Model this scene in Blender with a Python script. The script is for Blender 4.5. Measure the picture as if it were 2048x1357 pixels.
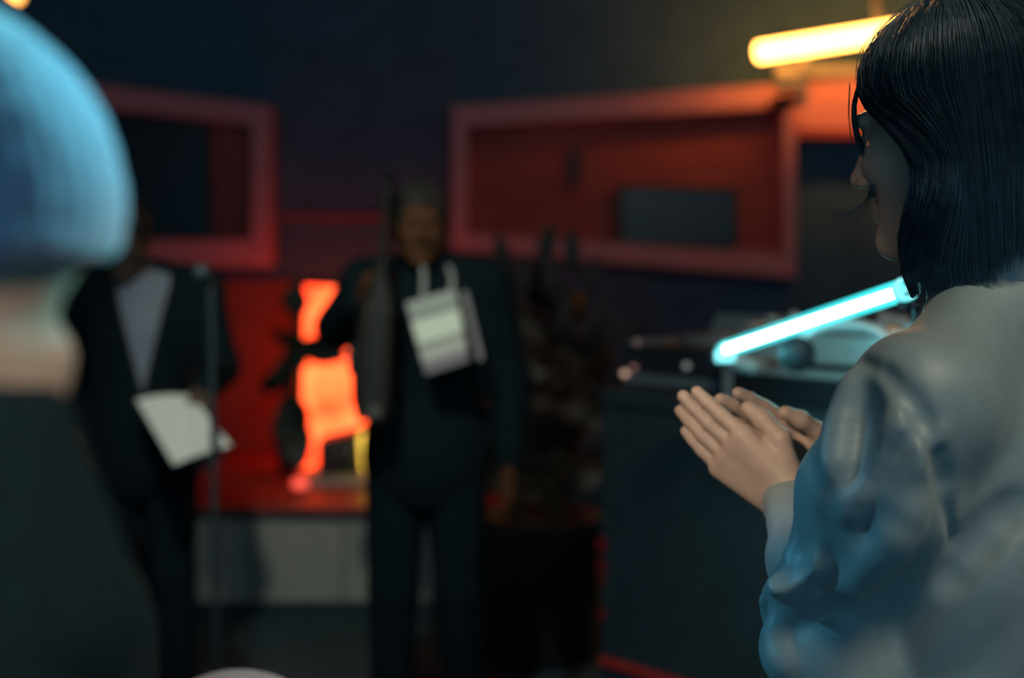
import bpy, bmesh, math, random
import numpy as np
from mathutils import Vector, Matrix
random.seed(7); rng = np.random.default_rng(7)
S = bpy.context.scene
for o in list(bpy.data.objects): bpy.data.objects.remove(o)
COL = S.collection

# ------------------------------------------------------------------ camera
F = 50 / 36 * 2048
PITCH = math.radians(4.0)
CAM = np.array([0, 0, 1.5])
FW = np.array([0, math.cos(PITCH), -math.sin(PITCH)])
UP = np.array([0, math.sin(PITCH), math.cos(PITCH)])
RT = np.array([1.0, 0, 0])
cd = bpy.data.cameras.new('camera'); cam = bpy.data.objects.new('camera', cd); COL.objects.link(cam)
cd.lens = 50; cd.sensor_width = 36; cd.clip_start = 0.02
cam.location = CAM; cam.rotation_euler = (math.pi / 2 - PITCH, 0, 0)
cd.dof.use_dof = True; cd.dof.focus_distance = 1.36; cd.dof.aperture_fstop = 2.4
S.camera = cam
# ------------------------------------------------------------------ world, exposure
S.view_settings.view_transform = 'Standard'; S.view_settings.look = 'None'
S.view_settings.gamma = 1.0; S.view_settings.use_curve_mapping = False
S.view_settings.exposure = 0.5
W = bpy.data.worlds.new('world'); S.world = W; W.use_nodes = True
W.node_tree.nodes['Background'].inputs[0].default_value = (0.11, 0.36, 0.55, 1)
W.node_tree.nodes['Background'].inputs[1].default_value = 0.72
S.cycles.use_denoising = True
S.cycles.max_bounces = 6; S.cycles.sample_clamp_indirect = 4.0

def light(name, kind, loc, target, energy, color, size=0.3, spot=60, blend=0.6, parent=None):
    l = bpy.data.lights.new(name, kind); l.energy = energy; l.color = color
    if kind == 'AREA': l.shape = 'DISK'; l.size = size
    if kind == 'SPOT': l.spot_size = math.radians(spot); l.spot_blend = blend; l.shadow_soft_size = size
    o = bpy.data.objects.new(name, l); COL.objects.link(o); o.location = loc
    o.rotation_euler = (Vector(target) - Vector(loc)).to_track_quat('-Z', 'Y').to_euler()
    return o
# house lamp hanging over the audience behind the camera, and two added spots with no fixture
light('house_lamp_light', 'AREA', (0.90, 0.35, 2.95), (0.45, 1.2, 1.3), 11.5, (1.0, 0.97, 0.74), 0.6)
light('men_fill_light', 'SPOT', (-0.55, 1.9, 2.85), (-0.55, 4.1, 1.08), 78, (0.93, 1.0, 0.83), 0.07, 34, 0.7)  # unseen spot added to brighten the paper and card on the men
light('hands_fill_light', 'SPOT', (-1.3, -0.6, 2.7), (0.20, 1.58, 1.36), 150, (1.0, 0.84, 0.64), 0.05, 11.5, 0.9)  # unseen narrow spot added to brighten the clapping hands

light('nape_fill_light', 'SPOT', (0.7, -1.1, 2.3), (-0.22, 0.60, 1.42), 44, (1.0, 0.88, 0.66), 0.05, 9, 0.8)  # added warm fill for the neck below the beanie, no fixture
light('blue_spot_light', 'SPOT', (0.95, 2.3, 2.15), (-0.21, 0.62, 1.615), 700, (0.25, 0.95, 1.0), 0.05, 6.8, 0.4)
light('hair_rim_fill_light', 'SPOT', (0.10, 3.3, 2.75), (0.39, 1.40, 1.74), 110, (1.0, 0.45, 0.14), 0.05, 9, 0.6)  # unseen spot added to give her crown an orange rim
light('blue_side_light', 'SPOT', (-1.8, 1.55, 2.3), (0.32, 1.30, 1.13), 55, (0.14, 0.66, 1.0), 0.04, 11, 0.6)
# ------------------------------------------------------------------ helpers
def P(px, py, d):
    return CAM + RT * ((px - 1024) / F * d) + FW * d + UP * (-(py - 678.5) / F * d)
def onY(px, py, y):
    r = P(px, py, 1.0) - CAM; return CAM + r * ((y - CAM[1]) / r[1])
def onZ(px, py, z):
    r = P(px, py, 1.0) - CAM; return CAM + r * ((z - CAM[2]) / r[2])

MATS = {}
def mat(name, col, rough=0.6, var=0.12, scale=30, metal=0.0, bump=0.0, bscale=120, spec=0.5, emit=None, estr=0.0, sheen=0.0, sss=0.0, coat=0.0):
    if name in MATS: return MATS[name]
    m = bpy.data.materials.new(name); m.use_nodes = True; nt = m.node_tree; b = nt.nodes['Principled BSDF']
    tc = nt.nodes.new('ShaderNodeTexCoord'); nz = nt.nodes.new('ShaderNodeTexNoise')
    nz.inputs['Scale'].default_value = scale; nz.inputs['Detail'].default_value = 4
    nt.links.new(tc.outputs['Object'], nz.inputs['Vector'])
    rp = nt.nodes.new('ShaderNodeValToRGB'); nt.links.new(nz.outputs['Fac'], rp.inputs[0])
    rp.color_ramp.elements[0].position = 0.3; rp.color_ramp.elements[1].position = 0.7
    rp.color_ramp.elements[0].color = tuple(c * (1 - var) for c in col) + (1,)
    rp.color_ramp.elements[1].color = tuple(min(1, c * (1 + var)) for c in col) + (1,)
    nt.links.new(rp.outputs[0], b.inputs['Base Color'])
    b.inputs['Roughness'].default_value = rough; b.inputs['Metallic'].default_value = metal
    b.inputs['Specular IOR Level'].default_value = spec
    b.inputs['Sheen Weight'].default_value = sheen; b.inputs['Coat Weight'].default_value = coat
    if sss: b.inputs['Subsurface Weight'].default_value = sss; b.inputs['Subsurface Radius'].default_value = (0.012, 0.005, 0.003); b.inputs['Subsurface Scale'].default_value = 0.6
    if bump:
        n2 = nt.nodes.new('ShaderNodeTexNoise'); n2.inputs['Scale'].default_value = bscale; n2.inputs['Detail'].default_value = 3
        nt.links.new(tc.outputs['Object'], n2.inputs['Vector'])
        bp = nt.nodes.new('ShaderNodeBump'); bp.inputs['Strength'].default_value = bump; bp.inputs['Distance'].default_value = 0.004
        nt.links.new(n2.outputs['Fac'], bp.inputs['Height']); nt.links.new(bp.outputs[0], b.inputs['Normal'])
    if emit:
        b.inputs['Emission Color'].default_value = tuple(emit) + (1,); b.inputs['Emission Strength'].default_value = estr
    MATS[name] = m; return m

def tag(o, label, cat, group=None, kind=None):
    o['label'] = label; o['category'] = cat
    if group: o['group'] = group
    if kind: o['kind'] = kind
    return o
def struct(o, label=None):
    o['kind'] = 'structure'
    if label: o['label'] = label
    return o
def empty(name, loc):
    o = bpy.data.objects.new(name, None); COL.objects.link(o); o.location = tuple(loc); o.empty_display_size = 0.1; return o
def obj(name, verts, faces, m, parent=None, smooth=False, loc=None):
    """world-space verts; the object sits at its parent's (unrotated) origin or at loc"""
    v = np.asarray(verts, dtype=float)
    base = np.zeros(3)
    if parent is not None:
        q = parent
        while q is not None: base = base + np.array(q.location); q = q.parent
    if loc is not None: base = base + (np.array(loc) - base)
    me = bpy.data.meshes.new(name); me.from_pydata((v - base).tolist(), [], [list(map(int, f)) for f in faces]); me.update()
    o = bpy.data.objects.new(name, me); COL.objects.link(o)
    if parent is not None: o.parent = parent
    elif loc is not None: o.location = tuple(loc)
    me.materials.append(m)
    if smooth: me.shade_smooth()
    return o
class MB:
    def __init__(s): s.v = []; s.f = []
    def add(s, v, f):
        n = len(s.v); s.v += [tuple(map(float, p)) for p in v]; s.f += [[i + n for i in q] for q in f]; return s
    def box(s, lo, hi, bev=0.0):
        (x0, y0, z0), (x1, y1, z1) = lo, hi
        if bev <= 0:
            return s.add([(x0,y0,z0),(x1,y0,z0),(x1,y1,z0),(x0,y1,z0),(x0,y0,z1),(x1,y0,z1),(x1,y1,z1),(x0,y1,z1)],
                     [(3,2,1,0),(4,5,6,7),(0,1,5,4),(1,2,6,5),(2,3,7,6),(3,0,4,7)])
        bm = bmesh.new(); bmesh.ops.create_cube(bm, size=1)
        for q in bm.verts: q.co = Vector(((lo[0]+hi[0])/2 + q.co.x*(hi[0]-lo[0]), (lo[1]+hi[1])/2 + q.co.y*(hi[1]-lo[1]), (lo[2]+hi[2])/2 + q.co.z*(hi[2]-lo[2])))
        bmesh.ops.bevel(bm, geom=list(bm.edges), offset=bev, segments=2, affect='EDGES', profile=0.5)
        bm.verts.index_update(); s.add([q.co[:] for q in bm.verts], [[q.index for q in f.verts] for f in bm.faces]); bm.free(); return s
    def obox(s, c, ax, half, bev=0.0):
        """oriented box: centre, 3 unit axes, half sizes"""
        t = MB().box((-half[0], -half[1], -half[2]), half, bev)
        A = np.array(ax).T; return s.add([np.array(c) + A @ np.array(p) for p in t.v], t.f)
    def prism(s, poly, vec):
        n = len(poly); a = [np.array(p) for p in poly]; b = [p + np.array(vec) for p in a]
        return s.add(a + b, [list(range(n))[::-1], list(range(n, 2 * n))] + [[i, (i + 1) % n, (i + 1) % n + n, i + n] for i in range(n)])
    def tube(s, pts, r, seg=12, cap=True):
        pts = [np.array(p, float) for p in pts]; n = len(pts)
        rs = r if hasattr(r, '__len__') else [r] * n
        rings = []; prev = None
        for i, p in enumerate(pts):
            t = pts[min(i + 1, n - 1)] - pts[max(i - 1, 0)]; t = t / (np.linalg.norm(t) + 1e-12)
            if prev is None: u = np.cross(t, (0, 0, 1)); u = u if np.linalg.norm(u) > 1e-3 else np.cross(t, (1, 0, 0))
            else: u = prev - t * np.dot(prev, t)
            u /= np.linalg.norm(u); prev = u; w = np.cross(t, u)
            rings.append([p + rs[i] * (math.cos(a) * u + math.sin(a) * w) for a in np.linspace(0, 2 * math.pi, seg, endpoint=False)])
        v = [q for rg in rings for q in rg]
        f = [[i * seg + j, i * seg + (j + 1) % seg, (i + 1) * seg + (j + 1) % seg, (i + 1) * seg + j] for i in range(n - 1) for j in range(seg)]
        if cap: f += [list(range(seg))[::-1], [(n - 1) * seg + j for j in range(seg)]]
        return s.add(v, f)
    def lathe(s, c, prof, seg=24, ax=None):
        """prof: (radius, height) along ax"""
        A = np.eye(3) if ax is None else np.array(ax).T
        v = [np.array(c) + A @ np.array([r * math.cos(a), r * math.sin(a), h]) for r, h in prof for a in np.linspace(0, 2 * math.pi, seg, endpoint=False)]
        n = len(prof)
        f = [[i * seg + j, i * seg + (j + 1) % seg, (i + 1) * seg + (j + 1) % seg, (i + 1) * seg + j] for i in range(n - 1) for j in range(seg)]
        f += [list(range(seg))[::-1], [(n - 1) * seg + j for j in range(seg)]]
        return s.add(v, f)
    def sphere(s, c, r, seg=16, rings=10):
        rr = r if hasattr(r, '__len__') else (r, r, r)
        prof = [(math.sin(t), -math.cos(t)) for t in np.linspace(0.02, math.pi - 0.02, rings)]
        t = MB().lathe((0, 0, 0), prof, seg)
        return s.add([np.array(c) + np.array(p) * rr for p in t.v], t.f)
    def build(s, name, m, parent=None, smooth=False, loc=None): return obj(name, s.v, s.f, m, parent, smooth, loc)

# ------------------------------------------------------------------ implicit bodies (smooth union -> surface nets)
def axis(lo, hi, step, fine=()):
    out = [lo]
    while out[-1] < hi:
        x = out[-1]; st = step
        for a, b, q in fine:
            if a <= x < b: st = min(st, q)
            elif x < a and x + st > a: st = min(st, max(a - x, q))
        out.append(x + st)
    return np.array(out, dtype=np.float32)
class Field:
    def __init__(s, xs, ys, zs):
        s.ax = [xs, ys, zs]; s.D = np.full((len(xs), len(ys), len(zs)), 1.0, np.float32)
        s.step = max(np.max(np.diff(a)) for a in s.ax)
    def region(s, lo, hi):
        sl = []
        for a, l, h in zip(s.ax, lo, hi):
            i = max(0, np.searchsorted(a, l) - 1); j = min(len(a), np.searchsorted(a, h) + 1); sl.append(slice(i, max(j, i + 1)))
        g = np.meshgrid(*[a[q] for a, q in zip(s.ax, sl)], indexing='ij', sparse=True)
        return tuple(sl), g
    def comb(s, sl, d, k, op):
        a = s.D[sl]; d = d.astype(np.float32)
        if op == 'u':
            h = np.clip(0.5 + 0.5 * (a - d) / k, 0, 1); s.D[sl] = a * (1 - h) + d * h - k * h * (1 - h)
        elif op == 's':
            h = np.clip(0.5 - 0.5 * (a + d) / k, 0, 1); s.D[sl] = a * (1 - h) - d * h + k * h * (1 - h)
    def cap(s, a, b, ra, rb, k=0.02, op='u'):
        a = np.array(a, float); b = np.array(b, float); m = max(ra, rb) + k + 2 * s.step
        sl, (X, Y, Z) = s.region(np.minimum(a, b) - m, np.maximum(a, b) + m)
        ba = b - a; L2 = max(ba @ ba, 1e-12)
        h = np.clip(((X - a[0]) * ba[0] + (Y - a[1]) * ba[1] + (Z - a[2]) * ba[2]) / L2, 0, 1)
        d = np.sqrt((X - a[0] - h * ba[0]) ** 2 + (Y - a[1] - h * ba[1]) ** 2 + (Z - a[2] - h * ba[2]) ** 2) - (ra + (rb - ra) * h)
        s.comb(sl, d, k, op); return s
    def chain(s, pts, rs, k=0.02, op='u'):
        for i in range(len(pts) - 1): s.cap(pts[i], pts[i + 1], rs[i], rs[i + 1], k, op)
        return s
    def ell(s, c, r, R=np.eye(3), k=0.02, op='u'):
        """R columns = local axes in world"""
        c = np.array(c, float); r = np.array(r, float); m = max(r) + k + 2 * s.step
        sl, (X, Y, Z) = s.region(c - m, c + m)
        q = [R[0, i] * (X - c[0]) + R[1, i] * (Y - c[1]) + R[2, i] * (Z - c[2]) for i in range(3)]
        k0 = np.sqrt(sum((q[i] / r[i]) ** 2 for i in range(3))); k1 = np.sqrt(sum((q[i] / r[i] ** 2) ** 2 for i in range(3))) + 1e-9
        s.comb(sl, k0 * (k0 - 1) / k1, k, op); return s
    def plane(s, p, n, k=0.004, lo=None, hi=None):
        """cut away the side the normal points to (optionally only inside a box)"""
        n = np.array(n, float); n /= np.linalg.norm(n); p = np.array(p, float)
        sl, (X, Y, Z) = s.region(lo if lo is not None else [a[0] for a in s.ax], hi if hi is not None else [a[-1] for a in s.ax])
        s.comb(sl, -((X - p[0]) * n[0] + (Y - p[1]) * n[1] + (Z - p[2]) * n[2]) * np.ones(s.D[sl].shape, np.float32), k, 's'); return s
    def halfspaces_cut(s, planes):
        """subtract the convex region where every plane (p, n): (x-p).n < 0"""
        sl, (X, Y, Z) = s.region([a[0] for a in s.ax], [a[-1] for a in s.ax]); d = None
        for p, n in planes:
            n = np.array(n, float); n /= np.linalg.norm(n)
            e = (X - p[0]) * n[0] + (Y - p[1]) * n[1] + (Z - p[2]) * n[2]
            d = e if d is None else np.maximum(d, e)
        s.comb(sl, d * np.ones(s.D.shape, np.float32), 0.004, 's'); return s
    def disp(s, fn):
        X, Y, Z = np.meshgrid(*s.ax, indexing='ij', sparse=True); near = np.abs(s.D) < 0.03
        i, j, k = np.nonzero(near); s.D[i, j, k] -= fn(s.ax[0][i], s.ax[1][j], s.ax[2][k]).astype(np.float32); return s
    def sample(s, p):
        idx = []
        for a, q in zip(s.ax, p): idx.append(int(np.clip(np.searchsorted(a, q), 0, len(a) - 1)))
        return s.D[tuple(idx)]
    def hit(s, px, py, d0=0.9, d1=2.2):
        for d in np.arange(d0, d1, 0.002):
            if s.sample(P(px, py, d)) < 0: return P(px, py, d)
        return None
    def mesh(s, relax=1):
        D = s.D; sg = D < 0
        n = D.shape; c = None
        cnt = np.zeros((n[0] - 1, n[1] - 1, n[2] - 1), np.int8)
        for dx in (0, 1):
            for dy in (0, 1):
                for dz in (0, 1): cnt += sg[dx:n[0] - 1 + dx, dy:n[1] - 1 + dy, dz:n[2] - 1 + dz]
        I, J, K = np.nonzero((cnt > 0) & (cnt < 8)); N = len(I)
        idx = np.full(cnt.shape, -1, np.int32); idx[I, J, K] = np.arange(N)
        acc = np.zeros((N, 3)); w = np.zeros(N); xs, ys, zs = s.ax
        for axn in range(3):
            for u in (0, 1):
                for v in (0, 1):
                    o0 = [0, 0, 0]; oth = [q for q in range(3) if q != axn]; o0[oth[0]] = u; o0[oth[1]] = v
                    o1 = list(o0); o1[axn] = 1
                    A = D[I + o0[0], J + o0[1], K + o0[2]]; B = D[I + o1[0], J + o1[1], K + o1[2]]
                    cr = (A < 0) != (B < 0); t = np.where(cr, A / np.where(np.abs(A - B) < 1e-9, 1e-9, A - B), 0)
                    p0 = np.stack([xs[I + o0[0]], ys[J + o0[1]], zs[K + o0[2]]], 1); p1 = np.stack([xs[I + o1[0]], ys[J + o1[1]], zs[K + o1[2]]], 1)
                    acc += np.where(cr[:, None], p0 + (p1 - p0) * t[:, None], 0); w += cr
        V = acc / np.maximum(w, 1)[:, None]; faces = []
        for axn in range(3):
            sa = [slice(None)] * 3; sb = [slice(None)] * 3; sa[axn] = slice(0, -1); sb[axn] = slice(1, None)
            a = sg[tuple(sa)]; b = sg[tuple(sb)]; E = np.argwhere(a != b)
            o1, o2 = [(1, 2), (2, 0), (0, 1)][axn]
            E = E[(E[:, o1] > 0) & (E[:, o2] > 0) & (E[:, o1] < n[o1] - 1) & (E[:, o2] < n[o2] - 1)]
            inside = a[E[:, 0], E[:, 1], E[:, 2]]
            q = []
            for u, v in ((1, 1), (0, 1), (0, 0), (1, 0)):
                e = E.copy(); e[:, o1] -= u; e[:, o2] -= v; q.append(idx[e[:, 0], e[:, 1], e[:, 2]])
            q = np.stack(q, 1); q[~inside] = q[~inside][:, ::-1]; faces.append(q)
        faces = np.concatenate(faces); faces = faces[(faces >= 0).all(1)]
        for _ in range(relax):
            sm = np.zeros_like(V); ct = np.zeros(N)
            for x in range(4):
                np.add.at(sm, faces[:, x], V[faces[:, (x + 1) % 4]]); np.add.at(ct, faces[:, x], 1)
                np.add.at(sm, faces[:, x], V[faces[:, (x - 1) % 4]]); np.add.at(ct, faces[:, x], 1)
            V = 0.5 * V + 0.5 * sm / np.maximum(ct, 1)[:, None]
        return V, faces
def fobj(name, field, m, parent=None, loc=None, relax=1):
    V, Q = field.mesh(relax)
    base = np.array(loc if parent is None else parent.location, float)
    me = bpy.data.meshes.new(name); me.vertices.add(len(V)); me.vertices.foreach_set('co', (V - base).astype(np.float32).ravel())
    me.loops.add(len(Q) * 4); me.loops.foreach_set('vertex_index', Q.astype(np.int32).ravel())
    me.polygons.add(len(Q)); me.polygons.foreach_set('loop_start', np.arange(len(Q), dtype=np.int32) * 4)
    me.update(calc_edges=True); me.validate(); me.shade_smooth(); me.materials.append(m)
    o = bpy.data.objects.new(name, me); COL.objects.link(o)
    if parent is not None: o.parent = parent
    else: o.location = tuple(base)
    return o
def rotz(a): c, s_ = math.cos(a), math.sin(a); return np.array([[c, -s_, 0], [s_, c, 0], [0, 0, 1]])
def rotx(a): c, s_ = math.cos(a), math.sin(a); return np.array([[1, 0, 0], [0, c, -s_], [0, s_, c]])
def roty(a): c, s_ = math.cos(a), math.sin(a); return np.array([[c, 0, s_], [0, 1, 0], [-s_, 0, c]])

def head_sdf(f, c, R, s=1.0):
    c = np.array(c, float); T = lambda *p: c + R @ (np.array(p) * s)
    f.ell(T(0, -.014, .032), np.array((.075, .095, .086)) * s, R, .02)
    f.ell(T(0, .028, -.035), np.array((.058, .062, .082)) * s, R, .03 * s)
    for q in (-1, 1):
        f.cap(T(q * .05, .0, -.062), T(q * .012, .07, -.098), .018 * s, .017 * s, .025 * s)
        f.ell(T(q * .042, .058, -.022), np.array((.02, .022, .02)) * s, R, .02 * s)
    f.ell(T(0, .078, -.1), np.array((.02, .015, .016)) * s, R, .015 * s)
    for q in (-1, 1):
        f.ell(T(q * .03, .096, .004), np.array((.017, .014, .012)) * s, R, .012 * s, 's')
        f.cap(T(q * .012, .087, .024), T(q * .045, .074, .024), .009 * s, .008 * s, .012 * s)
        f.ell(T(q * .031, .075, .004), np.array((.0135, .0125, .011)) * s, R, .003 * s)
    f.chain([T(0, .084, .02), T(0, .1, -.012), T(0, .113, -.028)], [.008 * s, .009 * s, .0105 * s], .01 * s)
    for q in (-1, 1): f.ell(T(q * .012, .099, -.034), np.array((.008, .011, .008)) * s, R, .006 * s)
    f.chain([T(-.024, .08, -.064), T(0, .093, -.06), T(.024, .08, -.064)], [.004 * s, .0065 * s, .004 * s], .006 * s)
    f.chain([T(-.02, .08, -.068), T(0, .092, -.072), T(.02, .08, -.068)], [.004 * s, .007 * s, .004 * s], .005 * s)
    for q in (-1, 1):
        f.ell(T(q * .076, -.012, -.004), np.array((.009, .019, .031)) * s, R @ rotz(q * .35), .006 * s)
        f.ell(T(q * .086, -.008, .0), np.array((.006, .01, .018)) * s, R, .004 * s, 's')
def hand_sdf(f, w, fdir, pn, curl=0.5, s=1.0, spread=0.06, thumb_side=1, thumb_close=0.5):
    """w wrist, fdir finger direction, pn palm normal (fingers curl towards it); thumb_side = sign along fdir x pn"""
    w = np.array(w, float); y = np.array(fdir, float); y /= np.linalg.norm(y)
    z = np.array(pn, float); z -= y * (z @ y); z /= np.linalg.norm(z); x = np.cross(y, z) * thumb_side
    T = lambda a, b, c: w + (x * a + y * b + z * c) * s
    for a0, a1, r in ((-.026, -.029, .012), (-.009, -.0105, .0125), (.008, .0095, .0125), (.02, .0275, .013)):
        f.cap(T(a0 * .7, .0, 0), T(a1, .085, 0), r * 1.1 * s, r * s, .012 * s)
    f.cap(T(.018, .012, .006), T(.03, .045, .012), .018 * s, .014 * s, .012 * s)
    cu = curl if hasattr(curl, '__len__') else [curl] * 4
    for i, (a, L, r) in enumerate(((.0285, .073, .0094), (.0095, .082, .0097), (-.0095, .076, .0094), (-.027, .06, .0082))):
        p = T(a, .088 - abs(a) * .12, 0); ang = 0.0; d0 = a * 2.2 * spread / .06 * .5
        for j, fr in enumerate((.46, .3, .24)):
            ang += cu[i] * (0.9, 1.0, 0.6)[j]
            d = x * math.sin(d0) * math.cos(ang) + y * math.cos(ang) * math.cos(d0) + z * math.sin(ang)
            q = p + d * L * fr * s; f.cap(p, q, r * (1 - .07 * j) * s, r * (1 - .07 * (j + 1)) * s, .003 * s); p = q
    t0 = T(.022, .018, .008); t1 = T(.05 - .012 * thumb_close, .05, .012 + .012 * thumb_close)
    t2 = T(.056 - .03 * thumb_close, .08, .016 + .018 * thumb_close); t3 = T(.056 - .04 * thumb_close, .102, .018 + .022 * thumb_close)
    f.chain([t0, t1, t2, t3], [.015 * s, .0115 * s, .0105 * s, .0085 * s], .006 * s)

# ------------------------------------------------------------------ materials
M_floor = mat('floor_carpet', (0.03, 0.07, 0.095), 0.85, .2, 60, bump=.3, bscale=300)
M_wall = mat('dark_wall_paint', (0.06, 0.135, 0.22), 0.9, .15, 8, bump=.1)
M_ceil = mat('dark_ceiling_paint', (0.075, 0.135, 0.21), 0.9, .15, 8)
M_black = mat('black_matte', (0.03, 0.04, 0.05), 0.55, .2, 40)
M_blackg = mat('black_gloss', (0.02, 0.025, 0.03), 0.3, .2, 40)
M_suit = mat('black_wool', (0.005, 0.0115, 0.016), 0.9, .2, 90, spec=.12, bump=.2, bscale=500)
M_coat = mat('dark_coat_wool', (0.006, 0.016, 0.022), 0.9, .2, 90, spec=.15, bump=.2, bscale=500)
M_trou = mat('dark_trousers', (0.004, 0.011, 0.017), 0.9, .2, 90, spec=.12)
M_shoe = mat('shoe_leather', (0.02, 0.02, 0.025), 0.35, .2, 40)
M_skin = mat('skin_pale', (0.52, 0.35, 0.27), 0.5, .08, 25, sss=.08, spec=.35)
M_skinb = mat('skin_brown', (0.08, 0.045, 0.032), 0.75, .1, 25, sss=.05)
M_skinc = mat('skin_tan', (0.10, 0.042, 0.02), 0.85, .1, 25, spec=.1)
M_red = mat('red_paint', (0.46, 0.09, 0.08), 0.75, .12, 12, bump=.05)
M_redf = mat('red_frame_paint', (0.7, 0.25, 0.27), 0.5, .1, 12)
M_redw = mat('red_wall_panel', (0.2, 0.05, 0.03), 0.6, .15, 6)
M_grey = mat('grey_panel', (0.5, 0.47, 0.42), 0.7, .08, 15)
M_gmetal = mat('grey_metal', (0.3, 0.32, 0.34), 0.4, .1, 50, metal=.7)
M_silver = mat('silver_plastic', (0.72, 0.75, 0.76), 0.35, .08, 50, metal=.3)
M_leaf = mat('dark_leaf', (0.03, 0.055, 0.035), 0.45, .3, 30)
M_leafb = mat('brown_leaf', (0.035, 0.018, 0.012), 0.55, .35, 30)
M_stem = mat('plant_stem', (0.07, 0.05, 0.03), 0.7, .2, 40)
M_pot = mat('clay_pot', (0.06, 0.045, 0.045), 0.6, .2, 30)
M_paper = mat('white_paper', (0.8, 0.8, 0.74), 0.75, .03, 20)

# ------------------------------------------------------------------ setting
YB = 7.2
def sbox(name, lo, hi, m, label):
    c = ((lo[0] + hi[0]) / 2, (lo[1] + hi[1]) / 2, lo[2]); return struct(MB().box(lo, hi).build(name, m, loc=c), label)
sbox('floor', (-3.4, -3.0, -0.1), (3.6, YB + .1, 0), M_floor, 'dark blue grey carpeted floor of the room')
sbox('ceiling', (-3.4, -3.0, 3.2), (3.6, YB + .1, 3.3), M_ceil, 'dark ceiling of the dim room')
sbox('wall_back', (-3.4, YB, 0), (3.6, YB + .1, 3.2), M_wall, 'dark navy back wall behind the two red frames')
sbox('wall_left', (-3.4, -3.0, 0), (-3.3, YB, 3.2), M_wall, 'dark navy left wall')
sbox('wall_right', (3.5, -3.0, 0), (3.6, YB, 3.2), M_wall, 'dark navy right wall')

# low stage with grey front
YS = 5.69
zs_ = onY(740, 1012, YS)[2]; x0 = onY(330, 1100, YS)[0]; x1 = onY(1044, 1100, YS)[0]
st = empty('low_stage', (x0 / 2 + x1 / 2, YS + .6, 0))
MB().box((x0 + .02, YS + .03, 0.03), (x1 - .02, YB - .06, zs_ - .05)).build('stage_body', M_black, st)
MB().box((x0 - .02, YS - .02, zs_ - .05), (x1 + .02, YB - .05, zs_), .006).build('stage_top', mat('stage_top_red', (0.4, 0.05, 0.035), .45, .15, 10), st)
nP = 4
for i in range(nP):
    a = x0 + (x1 - x0) * i / nP; b = x0 + (x1 - x0) * (i + 1) / nP
    MB().box((a + .003, YS, 0.03), (b - .003, YS + .03, zs_ - .052), .004).build('front_panel', M_grey, st)
MB().box((x0, YS + .01, 0), (x1, YS + .05, 0.03)).build('plinth', M_black, st)
MB().box((x0 - .022, YS - .024, zs_ - .05), (x1 + .022, YS - .02, zs_ - .025)).build('edge_nosing', M_black, st)
tag(st, 'low stage with grey front panels and red top behind the standing man', 'stage')
# red wall panel beside the glowing light panel
a = onY(425, 560, YB - .03); b = onY(600, 960, YB - .03)
o = MB().box((a[0], YB - .045, zs_ + .002), (b[0], YB - .001, a[2]), .004).build('wall_panel', M_redw, loc=((a[0] + b[0]) / 2, YB - .03, zs_))
tag(o, 'dim red painted wall panel behind the dark leafy plant', 'wall panel')
# thin red rail between the frames
a = onY(560, 432, YB - .03); b = onY(790, 434, YB - .03)
tag(MB().tube([(a[0], YB - .012, a[2]), (b[0], YB - .012, b[2])], .012, 10).build('wall_rail', mat('red_rail', (0.35, 0.04, 0.02), .5), loc=tuple(a)), 'thin dark red rail on the back wall between the red frames', 'rail')

# ---- red frames
def quad_prism(pts, y0, y1):
    m = MB(); q = [onY(px, py, y0) for px, py in pts]; return m.prism(q, (0, y1 - y0, 0))
def red_frame(name, outer, inner, label, screens, bars):
    cen = np.mean([onY(px, py, YB) for px, py in outer], 0); cen[2] = min(onY(px, py, YB)[2] for px, py in outer)
    r = empty(name, cen); Y0 = YB - .26
    quad_prism(outer, YB - .06, YB - .002).build('back_board', M_red, r)
    names = ['top_rail', 'side_rail', 'bottom_rail', 'side_rail']
    for i in range(4):
        j = (i + 1) % 4
        quad_prism([outer[i], outer[j], inner[j], inner[i]], Y0, YB - .06).build(names[i], M_redf, r)
    for sc in screens:
        g = quad_prism(sc, YB - .11, YB - .061).build('screen', M_blackg, r)
        e = 6
        cx = np.mean([p[0] for p in sc]); cy = np.mean([p[1] for p in sc])
        ins = [(p[0] + (e if p[0] < cx else -e), p[1] + (e if p[1] < cy else -e)) for p in sc]
        for i in range(4):
            j = (i + 1) % 4; quad_prism([sc[i], sc[j], ins[j], ins[i]], YB - .125, YB - .111).build('bezel', M_black, g)
    for bq in bars: quad_prism(bq, YB - .09, YB - .061).build('hook_bar', M_black, r)
    return tag(r, label, 'frame')
red_frame('red_shadow_box', [(-80, 134), (538, 211), (538, 534), (-80, 534)], [(-44, 186), (503, 250), (503, 480), (-44, 480)],
          'red shadow box frame with large dark screen behind the man in jacket', [[(-36, 196), (420, 246), (420, 472), (-36, 472)]], [])
red_frame('red_shadow_box', [(904, 212), (1592, 166), (1592, 555), (904, 500)], [(934, 252), (1566, 214), (1566, 508), (934, 466)],
          'wide red shadow box frame with small dark screen behind the woman', [[(1240, 372), (1476, 376), (1476, 494), (1240, 490)]], [[(1140, 300), (1162, 299), (1158, 372), (1146, 372)]])
r = empty('red_header_beam', onY(1650, 270, YB - .2))
quad_prism([(1594, 166), (2140, 130), (2140, 268), (1594, 272)], YB - .2, YB - .002).build('beam_body', M_redf, r)
quad_prism([(1594, 258), (2140, 254), (2140, 270), (1594, 274)], YB - .22, YB - .2).build('lower_lip', M_red, r)
tag(r, 'red header beam lit by the warm tube behind the woman', 'beam')

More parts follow.
